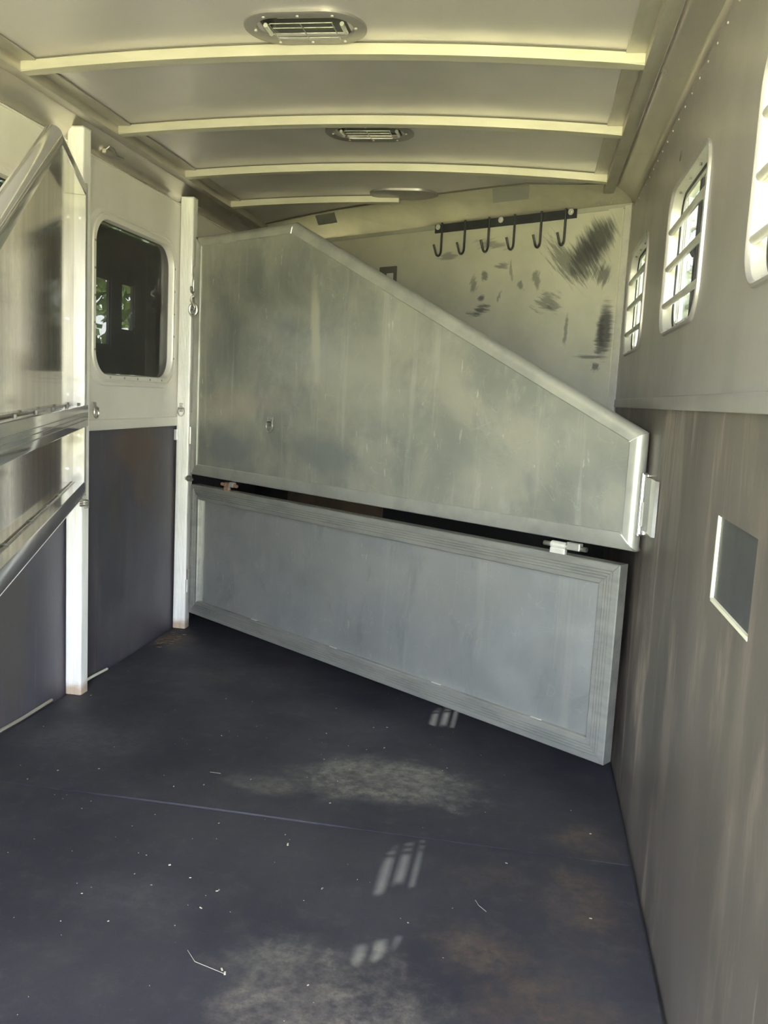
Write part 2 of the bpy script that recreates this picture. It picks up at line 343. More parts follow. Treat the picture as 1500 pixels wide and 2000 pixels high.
for i, (x, y, h, r, lb) in enumerate((
    (3.9, 22, 9, 3.2, 'leafy tree seen through the barred window beside the back wall'),
    (6.4, 15.5, 7.5, 2.6, 'leafy tree seen through the middle barred window'),
    (9.5, 10.5, 8, 2.6, 'leafy tree outside beyond the barred window nearest the viewer'),
    (-5.2, 15, 6.5, 3.0, 'leafy tree outside beyond the dark tinted window'),
    (-9.5, 9, 8.5, 3.2, 'leafy tree outside beyond the open divider'))):
    tree((x, y, -.62), h, r, lb, 2600, i+11)

# ------------------------------------------------------------------ floor and mats
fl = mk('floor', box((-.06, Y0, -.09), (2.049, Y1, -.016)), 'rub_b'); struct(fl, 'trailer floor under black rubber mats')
def mat_mesh(x0, x1, y0, y1, lift, nx=44, ny=8):
    bm = bmesh.new(); top = []
    for j in range(ny+1):
        row = []
        for i in range(nx+1):
            x = x0+(x1-x0)*i/nx
            y = y0+((y1(x) if callable(y1) else y1)-y0)*(j/ny)**2
            z = lift*max(0, 1-((x-.85)/.45)**2)*math.exp(-((y-y0)/.10)**2) if lift else 0
            z += .0012*mnoise.noise(Vector((x*3, y*3, 0)))
            row.append(bm.verts.new((x, y, z)))
        top.append(row)
    for j in range(ny):
        for i in range(nx): bm.faces.new((top[j][i], top[j][i+1], top[j+1][i+1], top[j+1][i]))
    edge = [e for e in bm.edges if e.is_boundary]
    ex = bmesh.ops.extrude_edge_only(bm, edges=edge)
    for v in [v for v in ex['geom'] if isinstance(v, bmesh.types.BMVert)]: v.co.z = -.0155
    return bm
tag(mk('rubber_mat', mat_mesh(.012, 1.993, 2.203, lambda x: 3.835+(2-x)*math.tan(math.radians(32.5)), .0045), 'mat', None), 'black rubber floor mat running under the metal divider, with pale worn patch', 'mat', 'rubber floor mats')
tag(mk('rubber_mat', mat_mesh(.012, 1.993, Y0+.01, 2.197, 0), 'mat', None), 'black rubber floor mat nearest the viewer with brownish worn patches', 'mat', 'rubber floor mats')

# ------------------------------------------------------------------ ceiling
def zc(x): return 2.082+.037*(1-((x-1)/.9)**2)
def zb(x): return 2.052+.035*(1-((x-1)/.88)**2)
def arch(x0, x1, y0, y1, ztop, zbot, n=28, bm=None):
    rings = []
    for i in range(n+1):
        x = x0+(x1-x0)*i/n
        rings.append([(x, y0, zbot(x)), (x, y1, zbot(x)), (x, y1, ztop(x)), (x, y0, ztop(x))])
    return loft(rings, True, True, bm)
# openings for the roof vents are left in the sheet
VENTS = [(1.0, 2.345), (1.0, 3.25)]
def ceiling_bm():
    bm = bmesh.new(); hx, hy = .115, .052
    ys = [Y0]
    for vx, vy in VENTS: ys += [vy-hy, vy+hy]
    ys.append(Y1)
    for k in range(len(ys)-1):
        f = lambda x: zc(x)+.004
        if k % 2 == 0: arch(.02, 1.98, ys[k], ys[k+1], f, zc, 28, bm)
        else:
            arch(.02, 1-hx, ys[k], ys[k+1], f, zc, 12, bm); arch(1+hx, 1.98, ys[k], ys[k+1], f, zc, 12, bm)
    return bm
ceil = mk('ceiling', ceiling_bm(), 'ceil', None, True); struct(ceil, 'low arched aluminium trailer ceiling')
roof = bmesh.new(); arch(-.06, 2.06, Y0, Y1, lambda x: zc(x)+.10, lambda x: zc(x)+.085, 20, roof)
mk('roof_skin', roof, 'skin', ceil)
BOWS = [(1.84, .12, 1.88), (2.45, .12, 1.88), (3.055, .12, 1.88), (3.665, .12, 1.88), (4.24, .12, .955), (1.23, .12, 1.88), (.62, .12, 1.88), (.01, .12, 1.88)]
for y, a, b in BOWS:
    bm = arch(a, b, y, y+.042, lambda x: zc(x)-.0003, zb, 30)
    bmesh.ops.bevel(bm, geom=[e for e in bm.edges if len(e.link_faces) == 2 and abs((e.verts[0].co-e.verts[1].co).y) < 1e-6 and abs(e.verts[0].co.x-e.verts[1].co.x) > .005 and e.verts[0].co.z < zb(e.verts[0].co.x)+.002], offset=.004, segments=2, affect='EDGES')
    mk('roof_bow', bm, 'bow', ceil, True)
    mk('panel_gap', arch(a, b, y-.003, y+.001, lambda x: zc(x), lambda x: zc(x)-.0035, 30), 'caulk', ceil)
for s in (0, 1):
    X = (lambda x: x) if s == 0 else (lambda x: 2-x)
    a, b = sorted((X(.079), X(.122)))
    mk('roof_rail', box((a, Y0, 2.050), (b, Y1 if s == 0 else 3.86, 2.092), .004), 'rail', ceil, True)
    # flat strip between rail and ceiling sheet
    for y0, y1 in zip([.052, .662, 1.272, 1.882, 2.492, 3.097, 3.707][:7 if s == 0 else 6], [.62, 1.23, 1.84, 2.45, 3.055, 3.665, 4.24]):
        a, b = sorted((X(.118), X(.172))); z = zc(X(.15))
        mk('edge_strip', box((a, y0+.001, z-.006), (b, y1-.001, z-.001), .0015, 1), 'rail', ceil)
    # cove between wall and rail
    pr = [(0.0, 1.992), (.0, 2.012), (.012, 2.030), (.040, 2.052), (.085, 2.078), (.085, 2.10), (-.02, 2.10), (-.02, 1.992)]
    bm = loft([[(X(p[0]), y, p[1]) for p in pr] for y in (Y0, Y1 if s == 0 else 3.86)])
    mk('cove', bm, 'cove', ceil, True)

# ------------------------------------------------------------------ side walls
wr = mk('wall_right', box((2.050, Y0, -.09), (2.054, Y1, .7)), 'skin'); struct(wr, 'right trailer wall, grey metal above dark rubber lining')
wl = mk('wall_left', box((-.075, Y0, -.09), (-.071, Y1, .7)), 'skin'); struct(wl, 'left trailer wall, grey metal above black rubber lining')
wq = mk('rear_light_block', box((-.06, Y0-.05, -.09), (.80, Y0-.002, 2.2)), 'sheet'); struct(wq, 'added light-blocking panel over the left half of the rear, behind the viewer')  # unseen panel added to balance light between the side walls
WIN = [1.31, 2.34, 3.40]; WZ = 1.5775; WW, WH = .56, .385
# right wall plates are made in local x = -y, then turned
def wall_plate(name, m, parent, outer, holes, d0, d1, side):
    o = plate(name, outer, holes, d0, d1, m, parent)
    o.rotation_euler = (0, 0, -PI/2 if side > 0 else PI/2); o.location = (2.0 if side > 0 else 0, 0, 0); return o
def rect(a, b, z0, z1): return [(a, z0), (b, z0), (b, z1), (a, z1)]
holes = [[(p[0]-y, p[1]+WZ) for p in rrect(WW, WH, .075)] for y in WIN]
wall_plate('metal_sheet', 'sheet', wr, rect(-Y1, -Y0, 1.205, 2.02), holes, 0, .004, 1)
wall_plate('outer_skin', 'skin', wr, rect(-Y1, -Y0, .7, 2.2), holes, .043, .047, 1)
OY0, OY1, OZ0, OZ1 = 1.352, 1.630, .840, .990
wall_plate('rubber_lining', 'rub_r', wr, rect(-Y1, -Y0, -.03, 1.178), [rect(-OY1, -OY0, OZ0, OZ1)], .003, .015, 1)
mk('sheet_lip', box((1.994, Y0, 1.174), (2.003, 3.845, 1.208), .003), 'sheet', wr, True)
# cut-out in the rubber
rc = mk('recess_panel', box((2.0075, OY0-.02, OZ0-.02), (2.0115, OY1+.02, OZ1+.02)), 'recess', wr)
mk('recess_edge', box((2.002, OY1-.001, OZ0-.002), (2.009, OY1+.006, OZ1)), 'pale', wr)
mk('recess_edge', box((2.002, OY0, OZ0-.006), (2.009, OY1, OZ0+.001)), 'pale', wr)
mk('recess_edge', box((2.004, OY0-.004, OZ0), (2.009, OY0+.001, OZ1)), 'pale', wr)
mk('recess_edge', box((2.004, OY0, OZ1-.001), (2.009, OY1, OZ1+.006)), 'black', wr)
bm = bmesh.new()
for i in range(40):
    y = Y0+.05+i*.105
    if y < 3.8:
        bmesh.ops.create_icosphere(bm, subdivisions=1, radius=.0035, matrix=Matrix.Translation((2.0, y, 1.975)))
rv = mk('rivets', bm, 'trim', wr); rv['kind'] = 'stuff'
# left wall
LW = [(3.465, 1.49, .80, .67), (2.39, 1.49, .80, .67)]
holesl = [[(p[0]+y, p[1]+z) for p in rrect(a-.06, b-.06, .09)] for y, z, a, b in LW]
wall_plate('metal_sheet', 'sheet_lit', wl, rect(Y0, Y1, .985, 2.0), holesl, 0, .004, -1)
wall_plate('outer_skin', 'skin', wl, rect(Y0, Y1, .7, 2.2), holesl, .062, .066, -1)
wall_plate('rubber_lining', 'rub_l', wl, rect(Y0, Y1, -.03, .992), [], .005, .015, -1)
mk('sheet_lip', box((-.003, Y0, .982), (.008, Y1, 1.024), .004), 'sheet_lit', wl, True)
mk('edge_strip', tube([(-.002, 2.40, .012), (.004, 2.62, .009), (.004, 2.82, .010)], .006, 6), 'pale_dull', wl)
mk('edge_strip', tube([(.012, 3.0, .010), (.016, 3.10, .012), (.02, 3.21, .009)], .0055, 6), 'pale', wl)

mk('sheet_edge', box((-.002, Y0, 1.986), (.0035, Y1, 1.993), .001, 1), 'sheet_lit', wl)
# ------------------------------------------------------------------ right windows (local x = -y world, y = outward)
def right_window(n, yc, label):
    wd = empty('window_%d' % n, (2.0, yc, WZ), -PI/2); struct(wd, label)
    ring = lambda w_, h_, r, y: [(p[0], y, p[1]) for p in rrect(w_, h_, r, 7)]
    mk('bead', loft([ring(WW+.020, WH+.020, .082, .001), ring(WW+.016, WH+.016, .081, -.006), ring(WW+.006, WH+.006, .077, -.008), ring(WW, WH, .075, -.005), ring(WW-.003, WH-.003, .073, .001)], True, False), 'sheet', wd, True)
    mk('jamb', loft([ring(WW-.003, WH-.003, .073, 0), ring(WW-.016, WH-.016, .068, .024), ring(WW-.016, WH-.016, .068, .046)], True, False), 'trim', wd, True)
    mk('gasket', loft([ring(WW-.015, WH-.015, .068, .0235), ring(WW-.028, WH-.028, .062, .0235), ring(WW-.028, WH-.028, .062, .028)], True, False), 'black', wd)
    mk('sash_frame', loft([ring(WW-.024, WH-.024, .062, .027), ring(WW-.052, WH-.052, .05, .027), ring(WW-.052, WH-.052, .05, .044), ring(WW-.024, WH-.024, .062, .044)], True, False), 'bright', wd, True)
    for z in (1.665, 1.565, 1.463):
        mk('window_bar', tube([(-WW/2+.004, .004, z-WZ), (WW/2-.004, .004, z-WZ)], .0085, 10), 'trim', wd, True)
    mk('pane', box((-WW/2+.024, .036, -WH/2+.024), (.012, .039, WH/2-.024)), 'glass', wd)
    mk('pane', box((-.012, .041, -WH/2+.024), (WW/2-.024, .044, WH/2-.024)), 'glass', wd)
    mk('insect_screen', box((.0, .033, -WH/2+.024), (.165, .0345, WH/2-.024)), 'screen', wd)
    mk('stile', box((-.016, .028, -WH/2+.022), (.016, .044, WH/2-.022), .003), 'black', wd)
    mk('stile', box((.160, .028, -WH/2+.022), (.176, .044, WH/2-.022), .003), 'bright', wd)
    for x in (-WW/2+.045, -WW/2+.075): mk('stile', box((x, .030, -WH/2+.022), (x+.011, .044, WH/2-.022), .002), 'bright', wd)
    bm = loft([[(-.055, y, -.002), (-.014, y, -.020), (-.014, y, .022)] for y in (.024, .034)])
    mk('latch', bm, 'black', wd)
    for k in range(8):
        x = (-.22, -.07, .07, .22)[k % 4]; z = (WH/2-.006)*(1 if k < 4 else -1)
        mk('screw', tube([(x, .012, z*1.0), (x, .012, z*.965)], .004, 6), 'steel', wd)
right_window(1, WIN[0], 'barred slider window cut by the right edge of the view')
right_window(2, WIN[1], 'middle barred slider window on the right wall')
right_window(3, WIN[2], 'barred slider window beside the back wall corner')

# ------------------------------------------------------------------ left drop-down windows
def left_window(n, yc, zc_, a, b, label):
    wd = empty('window_%d' % n, (0, yc, zc_), PI/2); struct(wd, label)      # local x = y world, local y = outward (-x)
    ring = lambda d, r, y: [(p[0], y, p[1]) for p in rrect(a-d, b-d, r, 8)]
    mk('window_frame', loft([ring(0, .125, 0), ring(.006, .122, -.010), ring(.030, .115, -.012), ring(.036, .113, -.007), ring(.044, .11, -.007), ring(.050, .108, -.014), ring(.084, .098, -.014), ring(.092, .095, -.004), ring(.092, .095, .03)], True, False), 'sheet_lit', wd, True)
    gb = loft([ring(.088, .095, .012), ring(.088, .095, .016)]); mk('pane', gb, 'dark_glass', wd)
    ow = rect(-a/2+.05, a/2-.05, -b/2+.05, b/2-.05)
    plate('slider_panel', ow, [rect(-.30, -.15, -.17, .08), rect(-.04, .06, -.10, .08)], .040, .052, 'black', wd)
    for x0, x1, z0, z1 in ((-.30, -.15, -.17, .08), (-.04, .06, -.10, .08)):
        mk('slider_stile', box((x1+.01, .036, z0-.02), (x1+.018, .040, z1+.02)), 'frame', wd)
    for k in range(5):
        for sx in (-1, 1):
            mk('screw', tube([(sx*(a/2-.0335), -.013, -.2+k*.1), (sx*(a/2-.0335), -.0165, -.2+k*.1)], .0045, 8), 'steel', wd)
    for k in range(5):
        mk('screw', tube([(-.24+k*.12, -.013, -b/2+.0335), (-.24+k*.12, -.0165, -b/2+.0335)], .0045, 8), 'steel', wd)
left_window(4, *LW[0], 'large dark tinted window with rounded corners between the two posts')
left_window(5, *LW[1], 'dark tinted window hidden behind the open divider')

# ------------------------------------------------------------------ slanted back wall (local x = distance from right corner)
TH = math.radians(32.5); BL = 2.0/math.cos(TH)+.03
wb = empty('wall_back', (2.0, 3.85, 0), math.radians(180)-TH); struct(wb, 'slanted back wall with black scuff marks above rubber lining')
# local x runs from right corner to the left wall, local y points towards the viewer
mk('metal_sheet', box((0, -.006, 1.02), (BL, 0, 2.02)), 'back', wb)
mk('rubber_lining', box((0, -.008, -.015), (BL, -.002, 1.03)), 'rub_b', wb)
mk('door_panel', box((1.30, -.004, .02), (2.06, .004, .98), .003), 'wood', wb)
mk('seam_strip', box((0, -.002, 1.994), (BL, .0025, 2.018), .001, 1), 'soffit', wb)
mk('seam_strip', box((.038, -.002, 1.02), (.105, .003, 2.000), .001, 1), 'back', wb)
mk('corner_trim', box((-.0, -.002, 1.02), (.030, .006, 2.006), .002, 1), 'trim', wb)
# soffit from the seam up to the ceiling (world coordinates)
ce = [(2.0, 3.77), (1.917, 3.798), (1.788, 3.855), (1.558, 3.915), (1.427, 4.005), (1.136, 4.195), (.93, 4.335), (.531, 4.562), (.125, 4.802), (-.02, 4.89)]
bm = bmesh.new(); lo = []; hi = []; hb = []
for x, y in ce:
    lo.append(bm.verts.new((x, 3.85+(2-x)*math.tan(TH)-.004, 2.014))); hi.append(bm.verts.new((x, y, zc(x)+.003 if .02 < x < 1.98 else 2.075)))
for i in range(len(ce)-1): bm.faces.new((lo[i], lo[i+1], hi[i+1], hi[i]))
bmesh.ops.solidify(bm, geom=bm.faces[:], thickness=.004)
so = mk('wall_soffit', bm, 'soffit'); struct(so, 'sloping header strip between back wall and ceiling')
path = [(x, y-.002, zc(x)-.001) for x, y in ce[1:-1]]
mk('caulk_line', tube(path, .005, 6), 'caulk', so)
def on_soffit(s, f):
    """point on the soffit: s along the wall from the right corner, f = 0 seam .. 1 ceiling"""
    x = 2-s*math.cos(TH); y0 = 3.85+s*math.sin(TH)
    for (xa, ya), (xb, yb) in zip(ce, ce[1:]):
        if xb <= x <= xa: yt = ya+(yb-ya)*(xa-x)/(xa-xb)
    return Vector((x, y0+(yt-y0)*f-.004, 2.014+(zc(x)-2.014)*f))
for s0, s1, f0, f1 in ((.51, .70, .52, .93), (1.70, 1.84, .55, .9)):
    qd = [on_soffit(s0, f0), on_soffit(s1, f0), on_soffit(s1, f1), on_soffit(s0, f1)]
    nn = (qd[1]-qd[0]).cross(qd[2]-qd[0]).normalized(); nn = nn if nn.y < 0 else -nn
    mk('tape_patch', loft([[p+nn*.001 for p in qd], [p+nn*.003 for p in qd]]), 'grey_tape', so)
bm = bmesh.new()
for s, f in ((.10, .30), (.10, .12), (.16, .10), (.30, .35), (.85, .2), (1.2, .3), (1.45, .35)):
    bmesh.ops.create_icosphere(bm, subdivisions=1, radius=.004, matrix=Matrix.Translation(on_soffit(s, f)))
rv = mk('rivets', bm, 'steel', so); rv['kind'] = 'stuff'
# small vent frame that peeks over the divider
t = mk('vent_plate', box((1.285, 0, 1.66), (1.40, .012, 1.835), .003), 'caulk', wb)
mk('vent_insert', box((1.30, .009, 1.67), (1.345, .016, 1.80), .003), 'bright', t)

# ------------------------------------------------------------------ hook rack on the back wall
hr = empty('hook_rack', (2.0, 3.85, 1.977), math.radians(180)-TH); tag(hr, 'black iron bar with six hooks screwed to the scuffed back wall', 'hook rack')
mk('bar', box((.256, .001, 0), (1.045, .007, .051), .001, 1), 'iron', hr)
for s in (.306, .429, .571, .714, .854, .995):
    pts = [(s, .012, .046), (s, .012, -.085)]
    for k in range(1, 9):
        t = PI*k/8*.86; pts.append((s, .012+.022*(1-math.cos(t)), -.085-.030*math.sin(t)))
    pts.append((s+.002, .068, -.066))
    mk('hook', tube(pts, .0055, 8), 'iron', hr, True)
for s in (.284, .652, 1.024):
    bm = tube([(s, .006, .028), (s, .010, .028)], .0135, 14); tube([(s, .009, .028), (s, .013, .028)], .006, 6, bm)
    mk('screw', bm, 'bright', hr)

# ------------------------------------------------------------------ roof vents
def roof_vent(loc, label, full=True):
    t = empty('roof_vent', loc); tag(t, label, 'roof vent', 'roof vents along the ceiling')
    st = lambda w_, h_, z: [(p[0], p[1], z) for p in rrect(w_, h_, h_/2-.002, 10)]
    a, b = .325, .205
    if not full:
        mk('cover', loft([st(a, b, .006), st(a-.004, b-.004, -.007), st(a-.05, b-.05, -.010)]), 'vent', t, True); return
    mk('flange', loft([st(a, b, .004), st(a, b, -.006), st(a-.006, b-.006, -.008), st(a-.066, b-.070, -.006), st(a-.070, b-.074, .006)], True, False), 'vent', t, True)
    sq = lambda w_, h_, z: [(p[0], p[1], z) for p in rrect(w_, h_, min(.02, h_/2.2), 10)]
    mk('duct', loft([st(a-.070, b-.074, .0), sq(.228, .102, .012), sq(.226, .10, .072), sq(.01, .01, .0745)], True, False), 'recess', t, True)
    bm = loft([[(-.09, y, .030+.018*math.cos(y*30)), (.09, y, .030+.018*math.cos(y*30)), (.09, y, .034+.018*math.cos(y*30)), (-.09, y, .034+.018*math.cos(y*30))] for y in [-.04+.01*k for k in range(9)]])
    mk('flap', bm, 'rail', t, True)
    for y in (-.045, -.017, .017, .045): mk('grille_bar', tube([(-.083, y, -.010), (.083, y, -.010)], .0013, 6), 'steel', t)
    for x in (-.083, 0, .083): mk('grille_bar', tube([(x, -.052, -.0135), (x, .052, -.0135)], .0013, 6), 'steel', t)
    for x in (-.100, .104):
        mk('crank_knob', tube([(x, -.028, -.006), (x, .028, -.006)], .006, 8), 'bright', t, True)
    for x, y in ((-.135, 0), (.135, 0), (-.09, .078), (.09, .078), (-.09, -.078), (.09, -.078), (0, .08), (0, -.08)):
        mk('screw', tube([(x, y, -.006), (x, y, -.0095)], .004, 8), 'bright', t)
roof_vent((1.0, 2.347, zc(1)-.001), 'oval grilled roof vent nearest the viewer, in front of a roof bow')
roof_vent((1.0, 3.25, zc(1)-.001), 'grilled roof vent midway along the ceiling behind a roof bow')
roof_vent((.985, 4.20, zc(1)-.003), 'dark oval vent cover on the ceiling next to the back wall', False)

# ------------------------------------------------------------------ posts
def post(loc, h, label):
    pr = []
    wd, dp, r = .064, .05, .008
    pr = [(0, dp), (0, r)] + [(r-r*math.cos(k*PI/8), r-r*math.sin(k*PI/8)) for k in range(1, 5)]
    for gx in (.020, .026, .032, .038, .044):
        pr += [(gx-.0012, 0), (gx-.0006, .0016), (gx+.0006, .0016), (gx+.0012, 0)]
    pr += [(wd-r+r*math.sin(k*PI/8), r-r*math.cos(k*PI/8)) for k in range(0, 5)] + [(wd, dp)]
    o = mk('divider_post', loft([[(x, y, z) for x, y in pr] for z in (0.001, h)]), 'post', None, True)
    o.location = loc; tag(o, label, 'post', 'divider hinge posts')
    mk('post_cap', box((-.03, -.004, h), (wd+.002, dp, h+.004), .001, 1), 'bright', o)
    return o
MT['post'] = metal('ribbed_post_aluminium', (.95, .93, .90), (.86, .84, .81), .12, .3, .45, 9, (4, 4, .5), True,
                   [(dict(c=(.03, .02, .0), r=(.2, .2, .055), amt=.35, ns=30, edge=.6), (.45, .30, .18), .8)])
p1 = post((0.0, 2.918, 0), 2.035, 'bright aluminium post behind the hinged end of the open divider')
p2 = post((0.002, 3.905, 0), 2.02, 'bright aluminium post carrying the closed slanted divider')

def tie_ring(parent, loc, rz=0, w_=1.0):
    """strap, loop and screws facing local -y"""
    bm = box((-.010*w_, -.004, -.012), (.010*w_, 0, .030), .0015)
    torus((0, -.009, -.010), .0165*w_, .0035, 'y', 18, 6, 0, 2*PI, bm, 1, 1.25)
    tube([(-.015*w_, -.009, .006), (.015*w_, -.009, .006)], .004, 6, bm); tube([(0, -.004, .022), (0, -.007, .022)], .005, 8, bm)
    o = mk('tie_ring', bm, 'steel', parent, True); o.location = loc; o.rotation_euler = (0, 0, rz); return o
tie_ring(p2, (.026, -.001, 1.060), 0, 1.0)
tie_ring(wl, (.006, 3.115, 1.062), PI/2, 1.0)
mk('catch_block', box((-.004, -.016, .915), (.012, 0, .965), .002), 'bright', p2)
def spring(parent, c, ax, r=.011, turns=4.0, L=.02):
    pts = [Vector(c)+Vector((L*k/48 if ax == 'x' else r*math.cos(turns*2*PI*k/48), r*math.cos(turns*2*PI*k/48) if ax == 'x' else r*math.sin(turns*2*PI*k/48), r*math.sin(turns*2*PI*k/48) if ax == 'x' else L*k/48)) for k in range(49)]
    return mk('spring', tube(pts, .0024, 5), 'steel', parent, True)

# ------------------------------------------------------------------ dividers
def offs(poly, u):
    """inner offset of a convex clockwise/counter-clockwise polygon by u (mitred)"""
    n = len(poly); cx = sum(p[0] for p in poly)/n; cz = sum(p[1] for p in poly)/n; L = []
    for i in range(n):
        a, b = Vector(poly[i]), Vector(poly[(i+1) % n]); d = (b-a).normalized(); nn = Vector((-d.y, d.x))
        if nn.dot(Vector((cx, cz))-a) < 0: nn = -nn
        L.append((a+nn*u, d))
    out = []
    for i in range(n):
        (p, d), (q_, e) = L[i-1], L[i]; k = d.x*e.y-d.y*e.x; t = ((q_.x-p.x)*e.y-(q_.y-p.y)*e.x)/k
        out.append(p+d*t)
    return out
def frame_rails(poly, prof, m, parent, gap=.0006, special={}):
    n = len(poly); res = []; m0 = m; p0 = prof
    for i in range(n):
        prof, m = special.get(i, (p0, m0)); cache = [offs(poly, u) for u, v in prof]
        j = (i+1) % n; r0 = []; r1 = []
        for (u, v), P in zip(prof, cache):
            a, b = P[i], P[j]; d = (b-a).normalized()*gap; a = a+d; b = b-d
            r0.append((a.x, v, a.y)); r1.append((b.x, v, b.y))
        res.append(mk('frame_rail', loft([r0, r1]), m, parent, True))
    return res
UP = [(0, .757), (2.303, .757), (2.303, 1.106), (.692, 1.848), (0, 1.848)]
LOW = [(.005, .088), (2.264, .088), (2.264, .711), (.005, .711)]
T = .05
def round_prof(w_):
    r = T/2
    return [(r-r*math.sin(PI*k/10), r-r*math.cos(PI*k/10)) for k in range(11)] + [(w_-.003, T), (w_, T-.003), (w_, .003), (w_-.003, 0)]
def square_prof(w_, r=.004):
    return [(r, 0), (.3*r, .3*r), (0, r), (0, T-r), (.3*r, T-.3*r), (r, T), (w_-.002, T), (w_, T-.002), (w_, .002), (w_-.002, 0)]
def flute_prof(w_):
    pr = [(.003, 0)]
    for gx in (.022, .031, .040, .049): pr += [(gx-.0022, 0), (gx-.0008, .0035), (gx+.0008, .0035), (gx+.0022, 0)]
    return pr + [(w_-.004, 0), (w_, .004), (w_, T-.004), (w_-.004, T), (.003, T), (0, T-.003), (0, .003)]
def bolt_row(parent, pts, r=.006):
    for x, y, z in pts: mk('rivet', tube([(x, y, z), (x, y+.004, z)], r, 8), 'bright', parent)
def upper(parent, sheet, frame, w_=.046, hinge='frame'):
    inn = offs(UP, w_-.004)
    up_ = mk('upper_panel', loft([[(p.x, .0060, p.y) for p in inn], [(p.x, .0110, p.y) for p in inn]]), sheet, parent)
    frame_rails(UP, round_prof(w_), frame, up_, .0006, special={4: (square_prof(w_, .003), hinge), 0: (square_prof(w_+.006, .010), frame)}); return up_

# closed slanted divider
dv = empty('stall_divider', (.08, 3.90, 0), -math.radians(34.5)); tag(dv, 'closed slanted metal stall divider of upper and lower panels, hinged on the far post', 'stall divider', 'stall dividers')
ua = upper(dv, 'gate_up', 'frame')
tie_ring(ua, (.588, .006, 1.030), 0, 1.25)
inn = offs(LOW, .066)
lp = mk('lower_panel', loft([[(p.x, .020, p.y) for p in inn], [(p.x, .025, p.y) for p in inn]]), 'gate_lo', dv)
frame_rails(LOW, flute_prof(.068), 'frame_dark', lp)
for s, zz in ((.42, .6445), (.80, .6445), (1.27, .6445), (.48, .1545), (1.0, .1545), (1.55, .1545), (1.98, .1545)):      # welds
    mk('weld', box((s, .012, zz-.003), (s+.045, .0205, zz+.003), .002, 1), 'bright', lp)
for a, b, c in ((.235, .35, 'rust'), (1.985, 2.14, 'steel')):               # pin hinges in the gap
    m_ = (a+b)/2
    hg = mk('pin_hinge', tube([(a, .014, .736), (b, .014, .736)], .0075, 10), c, dv, True)
    mk('hinge_sleeve', tube([(a+.03, .014, .736), (m_+.005, .014, .736)], .0125, 10), 'rust' if c == 'rust' else 'bright', hg, True)
    mk('hinge_sleeve', box((m_+.010, .004, .728), (b-.02, .026, .752), .003), 'frame', hg)
    mk('hinge_weld', box((a+.028, .003, .709), (m_+.006, .020, .727), .003), 'rust' if c == 'rust' else 'bright', hg)
for z, hgt in ((1.655, .14), (.98, .16), (.245, .12)):                       # hinges on the post
    hg = mk('hinge', tube([(-.012, .004, z-hgt/2), (-.012, .004, z)], .0085, 10), 'bright', dv, True)
    mk('hinge_leaf', box((-.008, .0, z-hgt/2), (.004, .012, z+hgt*.45), .002), 'frame', hg)
    mk('hinge_pin', tube([(-.012, .004, z), (-.012, .004, z+hgt*.42)], .005, 8), 'steel', hg, True)
sp = spring(dv, (-.030, .0, .736), 'x', .012, 4, .036)
mk('spring_stud', tube([(-.045, -.012, .733), (-.045, .004, .733)], .009, 10), 'steel', dv, True)
# latch at the free end
lt = mk('slam_latch', tube([(2.318, .020, .812), (2.318, .020, .985)], .015, 12), 'polish', dv, True)
mk('latch_sleeve', tube([(2.318, .020, .835), (2.318, .020, .905)], .018, 12), 'bright', lt, True)
mk('latch_bracket', box((2.300, .004, .805), (2.310, .040, .99), .002), 'polish', lt)
# keeper on the wall
kp = tag(mk('latch_keeper', bmesh.new(), 'polish'), 'folded metal keeper plate on the rubber wall catching the divider latch', 'latch plate')
bm = loft([[(2.001, 2.375, z), (1.992, 2.380, z), (1.990, 2.47, z), (1.982, 2.50, z), (1.986, 2.53, z), (2.001, 2.545, z)] for z in (.835, .985)])
bm.to_mesh(kp.data); bm.free()

for i in (1, 2, 3):
    a_, b_ = Vector(UP[i]), offs(UP, .046)[i]
    mk('weld', tube([(a_.x*.55+b_.x*.45, .0005, a_.y*.55+b_.y*.45), (b_.x, -.0005, b_.y)], .0022, 6), 'bright', ua)
# near divider swung open along the left wall
AL = math.radians(23)
nd = empty('stall_divider', (.039, 2.890, 0), -(PI/2-AL)); tag(nd, 'stall divider swung open along the left wall, cut by the left edge of the view', 'stall divider', 'stall dividers')
ub = upper(nd, 'gate_near', 'polish', .050, 'hinge_rail')
mr = mk('middle_rail', box((.018, .028, 1.011), (2.25, .058, 1.087), .003), 'polish', nd, True)
for z in (1.035, 1.048, 1.061):
    mk('groove', box((.03, .0575, z-.0012), (2.24, .0588, z+.0012)), 'frame', mr)
for s in (.06, .40, .72, 1.02, 1.308, 1.6):
    mk('bolt', tube([(s, .030, 1.086), (s, .030, 1.093)], .005, 8), 'steel', mr)
for s in (.45, .70, .993, 1.325, 1.6):
    mk('bolt', tube([(s, .014, .806), (s, .014, .817)], .006, 8), 'steel', nd)
mk('retainer_rod', tube([(.06, .016, .812), (2.2, .016, .812)], .004, 6), 'steel', nd)
for z in (1.72, 1.38, 1.12, .98, .86):
    mk('bolt', tube([(.049, .03, z), (.053, .03, z)], .004, 8), 'steel', nd)
spring(nd, (.0, .045, .715), 'z', .015, 4, .03)
mk('hinge', tube([(-.008, .018, 1.0), (-.008, .018, 1.12)], .008, 10), 'steel', nd)
mk('hinge', tube([(-.008, .018, 1.58), (-.008, .018, 1.70)], .008, 10), 'steel', nd)

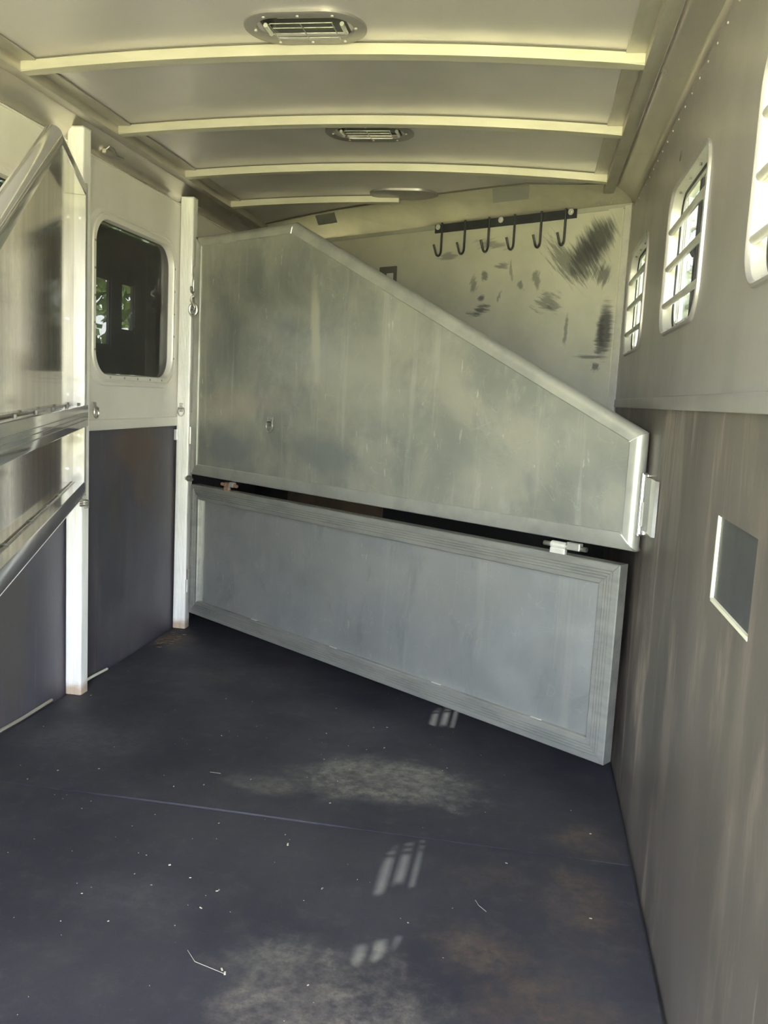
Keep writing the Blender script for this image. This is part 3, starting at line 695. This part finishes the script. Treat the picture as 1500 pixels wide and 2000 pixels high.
# ------------------------------------------------------------------ small hardware
hk = empty('chain_hook', (.074, 3.880, 1.545)); tag(hk, 'grey iron hook and ring hanging beside the top hinge of the far post', 'hook')
bm = tube([(0, 0, .07), (.002, -.004, .055), (.016, -.008, .045), (.018, -.008, .035), (.004, -.006, .028), (.002, -.006, .015), (.012, -.006, .0), (.022, -.006, -.016), (.016, -.006, -.028), (.006, -.006, -.024)], .0065, 8)
mk('hook', bm, 'steel', hk, True)
mk('ring', torus((.012, -.004, -.026), .019, .0058, 'y', 18, 8, 0, 2*PI, None, .95, 1.35), 'steel', hk, True)
mk('eye', torus((.0, .0, .068), .009, .004, 'x', 12, 6), 'steel', hk, True)
for loc, lb in (((.012, 3.20, 2.026), 'small metal clip on the left cove above the dark tinted window'), ((.012, 3.985, 2.010), 'small metal clip on the left cove just behind the far post')):
    t = empty('wall_clip', loc); tag(t, lb, 'clip', 'clips on the left cove')
    mk('base', box((-.004, -.045, -.012), (.012, .02, .004), .002), 'rail', t)
    mk('wire', tube([(.008, -.04, .0), (.022, -.04, .012), (.022, .0, .012), (.018, .03, -.004), (.03, .06, -.006)], .0025, 6), 'steel', t)

# ------------------------------------------------------------------ litter on the floor
bm = bmesh.new(); rnd = random.Random(5)
def crumb(x, y, s):
    a = rnd.uniform(0, PI); l = s*rnd.uniform(.7, 1.8); c, s_ = math.cos(a), math.sin(a); h = s*.6
    v = [bm.verts.new((x+c*dx*l-s_*dy*s*.6, y+s_*dx*l+c*dy*s*.6, .0015+dz)) for dz in (0, h) for dx, dy in ((-1, -1), (1, -1), (1, 1), (-1, 1))]
    for f in ((3, 2, 1, 0), (4, 5, 6, 7), (0, 1, 5, 4), (1, 2, 6, 5), (2, 3, 7, 6), (3, 0, 4, 7)): bm.faces.new([v[k] for k in f])
for k in range(150):
    x = min(1.9, max(.1, rnd.gauss(.95, .42))); y = rnd.uniform(1.25, 3.3); crumb(x, y, rnd.choice((.0008, .001, .0013, .0018)))
for x, y, s in ((1.112, 2.07, .0035), (.86, 1.90, .003), (1.13, 1.55, .003), (1.12, 1.56, .0025), (.93, 1.86, .002), (1.0, 1.75, .002)): crumb(x, y, s)
o = mk('hay_crumbs', bm, 'hay'); tag(o, 'pale crumbs of hay scattered over the black mats', 'hay'); o['kind'] = 'stuff'
for pts, lb in (([(1.609, 1.938, .003), (1.618, 1.915, .005), (1.637, 1.897, .003)], 'single pale straw on the mat in the middle right foreground'),
                ([(1.03, 1.60, .003), (1.06, 1.565, .006), (1.132, 1.547, .003)], 'bent straw on the near mat in the left foreground'),
                ([(.765, 2.42, .004), (.80, 2.418, .005)], 'short straw on the far mat just behind the seam')):
    tag(mk('straw', tube(pts, .0004, 5), 'hay'), lb, 'straw', 'loose straws on the floor')
bm = bmesh.new()
for k in range(60):
    x = rnd.uniform(.02, .11); y = rnd.gauss(3.72, .06)
    bmesh.ops.create_icosphere(bm, subdivisions=1, radius=rnd.uniform(.003, .010), matrix=Matrix.Translation((x, y, .002)) @ Matrix.Diagonal((1.6, 1.3, .35, 1)))
MT['dirt'] = NT('brown_dirt').done((.11, .075, .052), .9)
o = mk('dirt_clump', bm, 'dirt', None, True); tag(o, 'brown clump of dirt on the floor at the foot of the far post', 'dirt'); o['kind'] = 'stuff'
